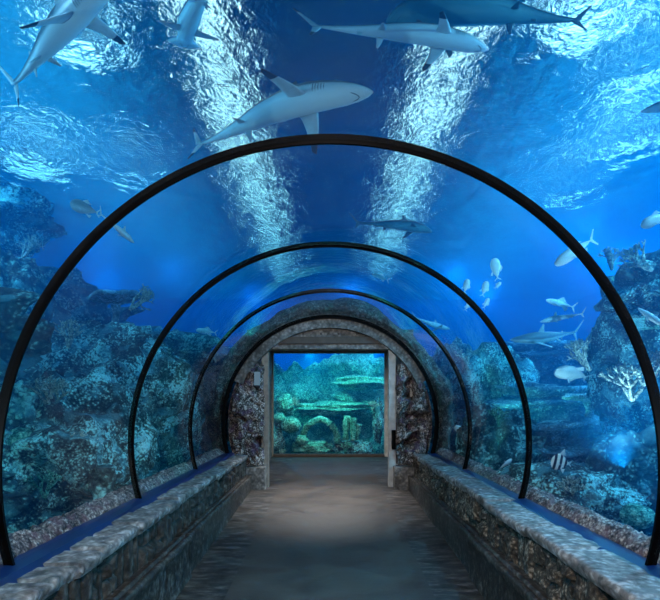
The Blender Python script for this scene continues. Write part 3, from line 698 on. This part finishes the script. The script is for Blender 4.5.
def frame_mat(nose, tail, up):
    x = (Vector(nose)-Vector(tail)).normalized(); y = Vector(up).cross(x).normalized(); z = x.cross(y)
    mt = Matrix((x, y, z)).transposed().to_4x4(); mt.translation = (Vector(nose)+Vector(tail))/2; return mt
def lerp_prof(pr, u):
    for (a, va_), (b_, vb) in zip(pr, pr[1:]):
        if u <= b_:
            f = (u-a)/(b_-a); f = f*f*(3-2*f) if False else f
            return [p+(q-p)*f for p, q in zip(va_, vb)]
    return pr[-1][1]
def fin(name, root, span, chord_dir, cr, ct, sweep, th, m, parent, tipm=None, tipf=.72, curve=0.0, n=12, off=(0, 0, 0)):
    """a blade: root point, span vector, chord at the root and tip, sweep along the chord; lens section"""
    root = Vector(root); span = Vector(span); cdv = Vector(chord_dir).normalized(); nn = span.cross(cdv).normalized()
    V = []
    for i in range(n+1):
        u = i/n; c = (cr+(ct-cr)*(u**.85))*(1 if u < .9 else math.sqrt(max(.02, 1-((u-.9)/.1)**2))); le = root+span*u+cdv*(sweep*u**1.25)+nn*curve*u*u
        T = th*(1-u*.8)
        for k in range(10):
            a = 2*PI*k/10; cx = (1-math.cos(a))/2; ty = math.sin(a)*(.5 if cx < .5 else .5*(1-(cx-.5)*1.0))
            V.append(le+cdv*c*cx+nn*T*ty)
    f = grid_faces(n+1, 10, True)+[tuple(range(9, -1, -1)), tuple(n*10+k for k in range(10))]
    o = mesh(name, V, f, m, parent)
    if tipm:
        o.data.materials.append(tipm); k0 = int(n*tipf)
        for p in o.data.polygons:
            if p.index < n*10 and p.index//10 >= k0: p.material_index = 1
        o.data.polygons[len(o.data.polygons)-1].material_index = 1
    return o
def ball(name, c, r, m, parent, flat=1):
    bm = bmesh.new(); bmesh.ops.create_uvsphere(bm, u_segments=12, v_segments=8, radius=r)
    for v in bm.verts: v.co.y *= flat
    me = bpy.data.meshes.new(name); bm.to_mesh(me); bm.free(); me.polygons.foreach_set('use_smooth', [True]*len(me.polygons))
    o = bpy.data.objects.new(name, me); COL.objects.link(o); me.materials.append(m); o.location = c; o.parent = parent; return o
SP = [(0, (.004, .003, 0)), (.02, (.022, .014, .0)), (.06, (.042, .028, 0)), (.12, (.058, .044, 0)), (.2, (.068, .060, .002)), (.3, (.073, .070, .003)), (.42, (.070, .069, .003)),
      (.55, (.056, .056, .003)), (.66, (.040, .041, .003)), (.78, (.025, .026, .004)), (.88, (.014, .017, .006)), (.94, (.009, .015, .010)), (1.0, (.003, .006, .022))]
def shark(nose, tail, up=(0, 0, 1), bend=.08, label='', skin_='shark', finm='fin', tip='tip', girth=1.0, head='point', pect=1.0, group='sharks'):
    nose, tail = Vector(nose), Vector(tail); Ln = (nose-tail).length
    root = empty('hammerhead_shark' if head == 'hammer' else 'shark'); root.matrix_world = frame_mat(nose, tail, up)
    tag(root, label, 'shark', group)
    def sy(u): return bend*Ln*(math.sin(u*PI*1.0)-.0)+bend*.5*Ln*math.sin(u*PI*2)*.6
    def cpos(u): return Vector((Ln*(.5-u), sy(u), 0))
    def rd(u):
        w_, h_, dz = lerp_prof(SP, u); return w_*Ln*girth, h_*Ln*girth, dz*Ln
    V = []; nu = 44; nv = 20
    for i in range(nu+1):
        u = (i/nu); u = u**1.25 if u < .5 else u; w_, h_, dz = rd(u); c = cpos(u); tg = (cpos(min(1, u+.01))-cpos(max(0, u-.01))).normalized(); side = Vector((-tg.y, tg.x, 0))
        if head == 'hammer' and u < .16:
            k = 1-abs(u-.05)/.075; w_ = w_+max(0, k)*.085*Ln
            h_ *= .75
        for j in range(nv):
            a = 2*PI*j/nv; ca, sa = math.cos(a), math.sin(a)
            V.append(c+side*(w_*ca)+Vector((0, 0, dz+h_*(sa if sa > 0 else sa*.86))))
    mesh('body', V, grid_faces(nu+1, nv, True)+[tuple(range(nv)), tuple(nu*nv+k for k in range(nv-1, -1, -1))], M[skin_], root)
    fm = M[finm]; tp = M[tip] if tip else None
    back = Vector((-1, 0, 0))
    for sd in (-1, 1):
        w_, h_, dz = rd(.27); c = cpos(.25)
        o = fin('pectoral_fin', c+Vector((0, sd*w_*.75, -h_*.45)), Vector((-.02*Ln, sd*.165*Ln*pect, -.035*Ln)), back, .095*Ln, .022*Ln, .075*Ln, .014*Ln, fm, root, tp, .74)
        w_, h_, dz = rd(.62); c = cpos(.61)
        fin('pelvic_fin', c+Vector((0, sd*w_*.6, -h_*.6)), Vector((0, sd*.045*Ln, -.02*Ln)), back, .045*Ln, .012*Ln, .025*Ln, .007*Ln, fm, root)
        w_, h_, dz = rd(.07)
        e_ = cpos(.075)+Vector((0, sd*w_*.93, h_*.15))
        if head == 'hammer': e_ = cpos(.05)+Vector((0, sd*(w_+.08*Ln), 0))
        ball('eye', e_, .0075*Ln, M['eye'], root, .6)
        # five gill slits as fine grooves of the skin's dark colour
        for g in range(5):
            u = .175+g*.012; w_, h_, dz = rd(u); c = cpos(u); Vg = []; Fg = []
            tube(Vg, Fg, [c+Vector((-.004*Ln*math.sin(q), sd*w_*math.cos(q)*1.004, h_*math.sin(q)*1.004)) for q in (-.55, -.3, -.05, .2, .45)], [.0006*Ln, .0012*Ln, .0014*Ln, .0012*Ln, .0006*Ln], 5)
            mesh('gill_slit', Vg, Fg, M['tip'], root)
    w_, h_, dz = rd(.08); Vg = []; Fg = []
    tube(Vg, Fg, [cpos(.05+.045*q*q)+Vector((0, w_*.62*q, -h_*.80*math.sqrt(1-.35*q*q))) for q in [-1+i*.2 for i in range(11)]], [.0015*Ln]*11, 5)
    mesh('mouth', Vg, Fg, M['tip'], root)
    w_, h_, dz = rd(.36); fin('dorsal_fin', cpos(.33)+Vector((0, 0, h_*.85)), Vector((0, 0, .10*Ln)), back, .105*Ln, .02*Ln, .065*Ln, .012*Ln, fm, root, tp, .7)
    w_, h_, dz = rd(.74); fin('second_dorsal_fin', cpos(.72)+Vector((0, 0, h_*.8)), Vector((0, 0, .03*Ln)), back, .04*Ln, .012*Ln, .02*Ln, .006*Ln, fm, root)
    fin('anal_fin', cpos(.73)+Vector((0, 0, -h_*.7)), Vector((0, 0, -.03*Ln)), back, .035*Ln, .01*Ln, .018*Ln, .006*Ln, fm, root)
    tf = empty('tail_fin'); tf.parent = root; tf.location = cpos(.95)
    fin('upper_lobe', (0, 0, 0), Vector((-.12*Ln, 0, .145*Ln)), Vector((-1, 0, .25)), .06*Ln, .015*Ln, .02*Ln, .010*Ln, fm, tf, tp, .78)
    fin('lower_lobe', (0, 0, 0), Vector((-.03*Ln, 0, -.08*Ln)), back, .05*Ln, .012*Ln, .03*Ln, .008*Ln, fm, tf, tp, .6)
    return root
shark(atz(122, -30, 3.9), atz(14, 88, 3.9), (-.24, -.28, 1), -.02, 'big grey shark with black fin tips swimming out of the top left corner', girth=.78)
shark(atz(373, 92, 3.8), atz(196, 147, 3.9), (0, .55, 1), -.05, 'pale bellied shark with black fin tips gliding just above the top of the widest ring', girth=.84)
shark(atz(488, 50, 4.15), atz(312, 27, 4.15), (.0, .5, 1), -.03, 'slim brownish shark near the top of the picture heading right', pect=.7, girth=.75)
shark(atz(386, 22, 4.45), atz(580, 22, 4.45), (0, .5, 1), .06, 'dark blue-green shark at the top edge heading left, above the slim one', 'shark_dark', 'fin_dark', None, girth=1.2, pect=.8)
shark(atz(184, 48, 4.5), atz(218, -38, 4.4), (0, 0, 1), .03, 'small hammerhead shark at the top edge left of the middle', head='hammer', girth=1.0, tip=None)
shark(atz(641, 112, 3.9), atz(760, 92, 3.9), (0, 0, 1), .05, 'dark snouted shark coming in at the right edge, high up', 'shark', 'fin', 'tip')
shark(atz(432, 232, 4.0), atz(356, 223, 4.05), (0, .3, 1), -.05, 'slender dark shark seen between the first and second rings', 'shark_dark', 'fin_dark', None, pect=.7)
shark(at(450, 329, 9.5), at(415, 318, 9.2), (0, .3, 1), .04, 'thin white shark high between the second and third rings', 'shark_pale', 'fin', None)
shark(at(510, 340, 7.4), at(576, 333, 7.9), (0, -.3, 1), .06, 'faint grey shark cruising in blue water right of the second ring', 'shark', 'fin', None)
shark(at(540, 322, 6.8), at(583, 314, 6.8), (0, -.2, 1), -.03, 'slender pale shark above the faint grey one', 'shark_pale', 'fin', None, pect=.6)
shark(at(638, 308, 4.6), at(680, 336, 4.4), (0, -.3, 1), .04, 'pale slim shark pointing up-left at the right edge of the picture', 'shark_pale', 'fin', None, pect=.5)
shark(at(134, 243, 4.6), at(100, 214, 4.3), (0, -.5, 1), -.03, 'small pale shark crossing behind the widest ring at upper left', 'shark_pale', 'fin', None, pect=.8)

def fish(kind, nose, tail, up, deep, thick, label, m='fish_silver', group='silver fish', tall=0):
    nose, tail = Vector(nose), Vector(tail); Ln = (nose-tail).length
    root = empty(kind); root.matrix_world = frame_mat(nose, tail, up); tag(root, label, 'fish', group)
    V = []; nu = 26; nv = 16
    def hh(u): return deep*Ln*(math.sin(PI*min(1, u*1.02)**.72)**.85*(1-.15*u)+.09) if u < .97 else deep*Ln*.14
    for i in range(nu+1):
        u = i/nu; h_ = hh(u)*(.15 if i == 0 else 1); w_ = thick*Ln*(math.sin(PI*min(1, u*1.0)**.6)**.8+.06)*(.2 if i == 0 else 1)
        for j in range(nv):
            a = 2*PI*j/nv; V.append(Vector((Ln*(.5-u*.84), w_*math.cos(a)*.5, h_*math.sin(a)*.5)))
    mesh('body', V, grid_faces(nu+1, nv, True)+[tuple(range(nv)), tuple(nu*nv+k for k in range(nv-1, -1, -1))], M[m], root)
    x0 = Ln*(.5-.84); fm = M['fish_fin']; bk = Vector((-1, 0, 0))
    for sg in (1, -1): fin('tail_fin', (x0+.02*Ln, 0, 0), Vector((-.12*Ln, 0, sg*.15*Ln)), bk, .07*Ln, .03*Ln, .02*Ln, .012*Ln, fm, root)
    fin('dorsal_fin', (Ln*.20, 0, deep*Ln*.42), Vector((-.12*Ln, 0, (.12+tall)*Ln)), bk, .36*Ln, .04*Ln, .06*Ln, .014*Ln, fm, root)
    fin('anal_fin', (-Ln*.02, 0, -deep*Ln*.38), Vector((-.10*Ln, 0, -(.10+tall*.5)*Ln)), bk, .22*Ln, .04*Ln, .04*Ln, .012*Ln, fm, root)
    for sg in (1, -1):
        fin('pectoral_fin', (Ln*.22, sg*thick*Ln*.42, -.03*Ln), Vector((-.06*Ln, sg*.12*Ln, -.05*Ln)), bk, .08*Ln, .04*Ln, .03*Ln, .01*Ln, fm, root)
        ball('eye', (Ln*.38, sg*thick*Ln*.34, deep*Ln*.08), .022*Ln, M['eye'], root, .5)
    return root
FI = [  # kind, nose px,py,Y  tail px,py,Y, up, depth, thickness, label, material
 ('silver_fish', (494, 258, 6.0), (498, 281, 6.1), (1, 0, .1), .42, .22, 'topmost and largest of the small white fish between the first and second rings'),
 ('silver_fish', (468, 279, 6.2), (464, 294, 6.2), (1, 0, 0), .40, .22, 'leftmost of the small white fish, up against the second ring'),
 ('silver_fish', (487, 281, 6.2), (482, 297, 6.2), (1, 0, 0), .40, .22, 'middle one of the small white fish above the lowest pair'),
 ('silver_fish', (501, 282, 6.4), (494, 289, 6.4), (.6, 0, 1), .35, .2, 'smallest white fish right of the middle one'),
 ('silver_fish', (489, 298, 6.3), (483, 309, 6.3), (1, 0, .3), .36, .2, 'lowest right of the small white fish beside the second ring'),
 ('silver_fish', (470, 301, 6.4), (465, 311, 6.4), (1, 0, .3), .34, .2, 'lowest left of the small white fish, crossing the second ring'),
 ('silver_fish', (555, 265, 4.6), (597, 236, 4.7), (-.3, -.3, 1), .20, .14, 'long white fish swimming down-left across the widest ring on the right'),
 ('silver_fish', (641, 226, 4.2), (672, 212, 4.2), (0, -.5, 1), .34, .22, 'white fish entering at the right edge of the picture'),
 ('silver_fish', (556, 370, 6.2), (590, 378, 6.4), (0, -.9, .5), .42, .2, 'broad white fish turned belly-on right of the second ring'),
 ('silver_fish', (512, 459, 6.0), (498, 470, 6.0), (0, -.8, .6), .32, .2, 'small white fish low just inside the second ring on the right'),
 ('silver_fish', (455, 426, 8.0), (469, 438, 8.0), (0, -.4, 1), .38, .2, 'small pale fish low beside the third ring on the right'),
 ('silver_fish', (546, 300, 6.5), (577, 293+15, 6.6), (0, -.3, 1), .16, .1, 'thin pale fish below the long white one, above the grey shark'),
 ('silver_fish', (196, 330, 8.0), (218, 333, 8.2), (0, -.5, 1), .24, .14, 'pale fish inside the third ring on the left'),
 ('grey_fish', (70, 203, 4.8), (101, 214, 4.9), (0, -.4, 1), .42, .2, 'oval speckled grey fish left of the widest ring near its shoulder'),
 ('grey_fish', (372, 274, 9.0), (390, 281, 9.0), (0, -.4, 1), .2, .12, 'tiny dark fish under the right streak of light'),
]
for kd, a, b_, up, dp, th, lab in [f[:7] for f in FI]:
    fish(kd, at(*a), at(*b_), up, dp, th, lab, 'fish_silver' if kd == 'silver_fish' else 'fish_grey', 'silver fish' if kd == 'silver_fish' else 'grey fish')
fish('striped_fish', at(551, 461, 4.9), at(572, 464, 4.9), (0, -.2, 1), .80, .16, 'white and dark blue striped fish with a tall back fin above the right ledge', 'fish_striped', None, tall=.22)
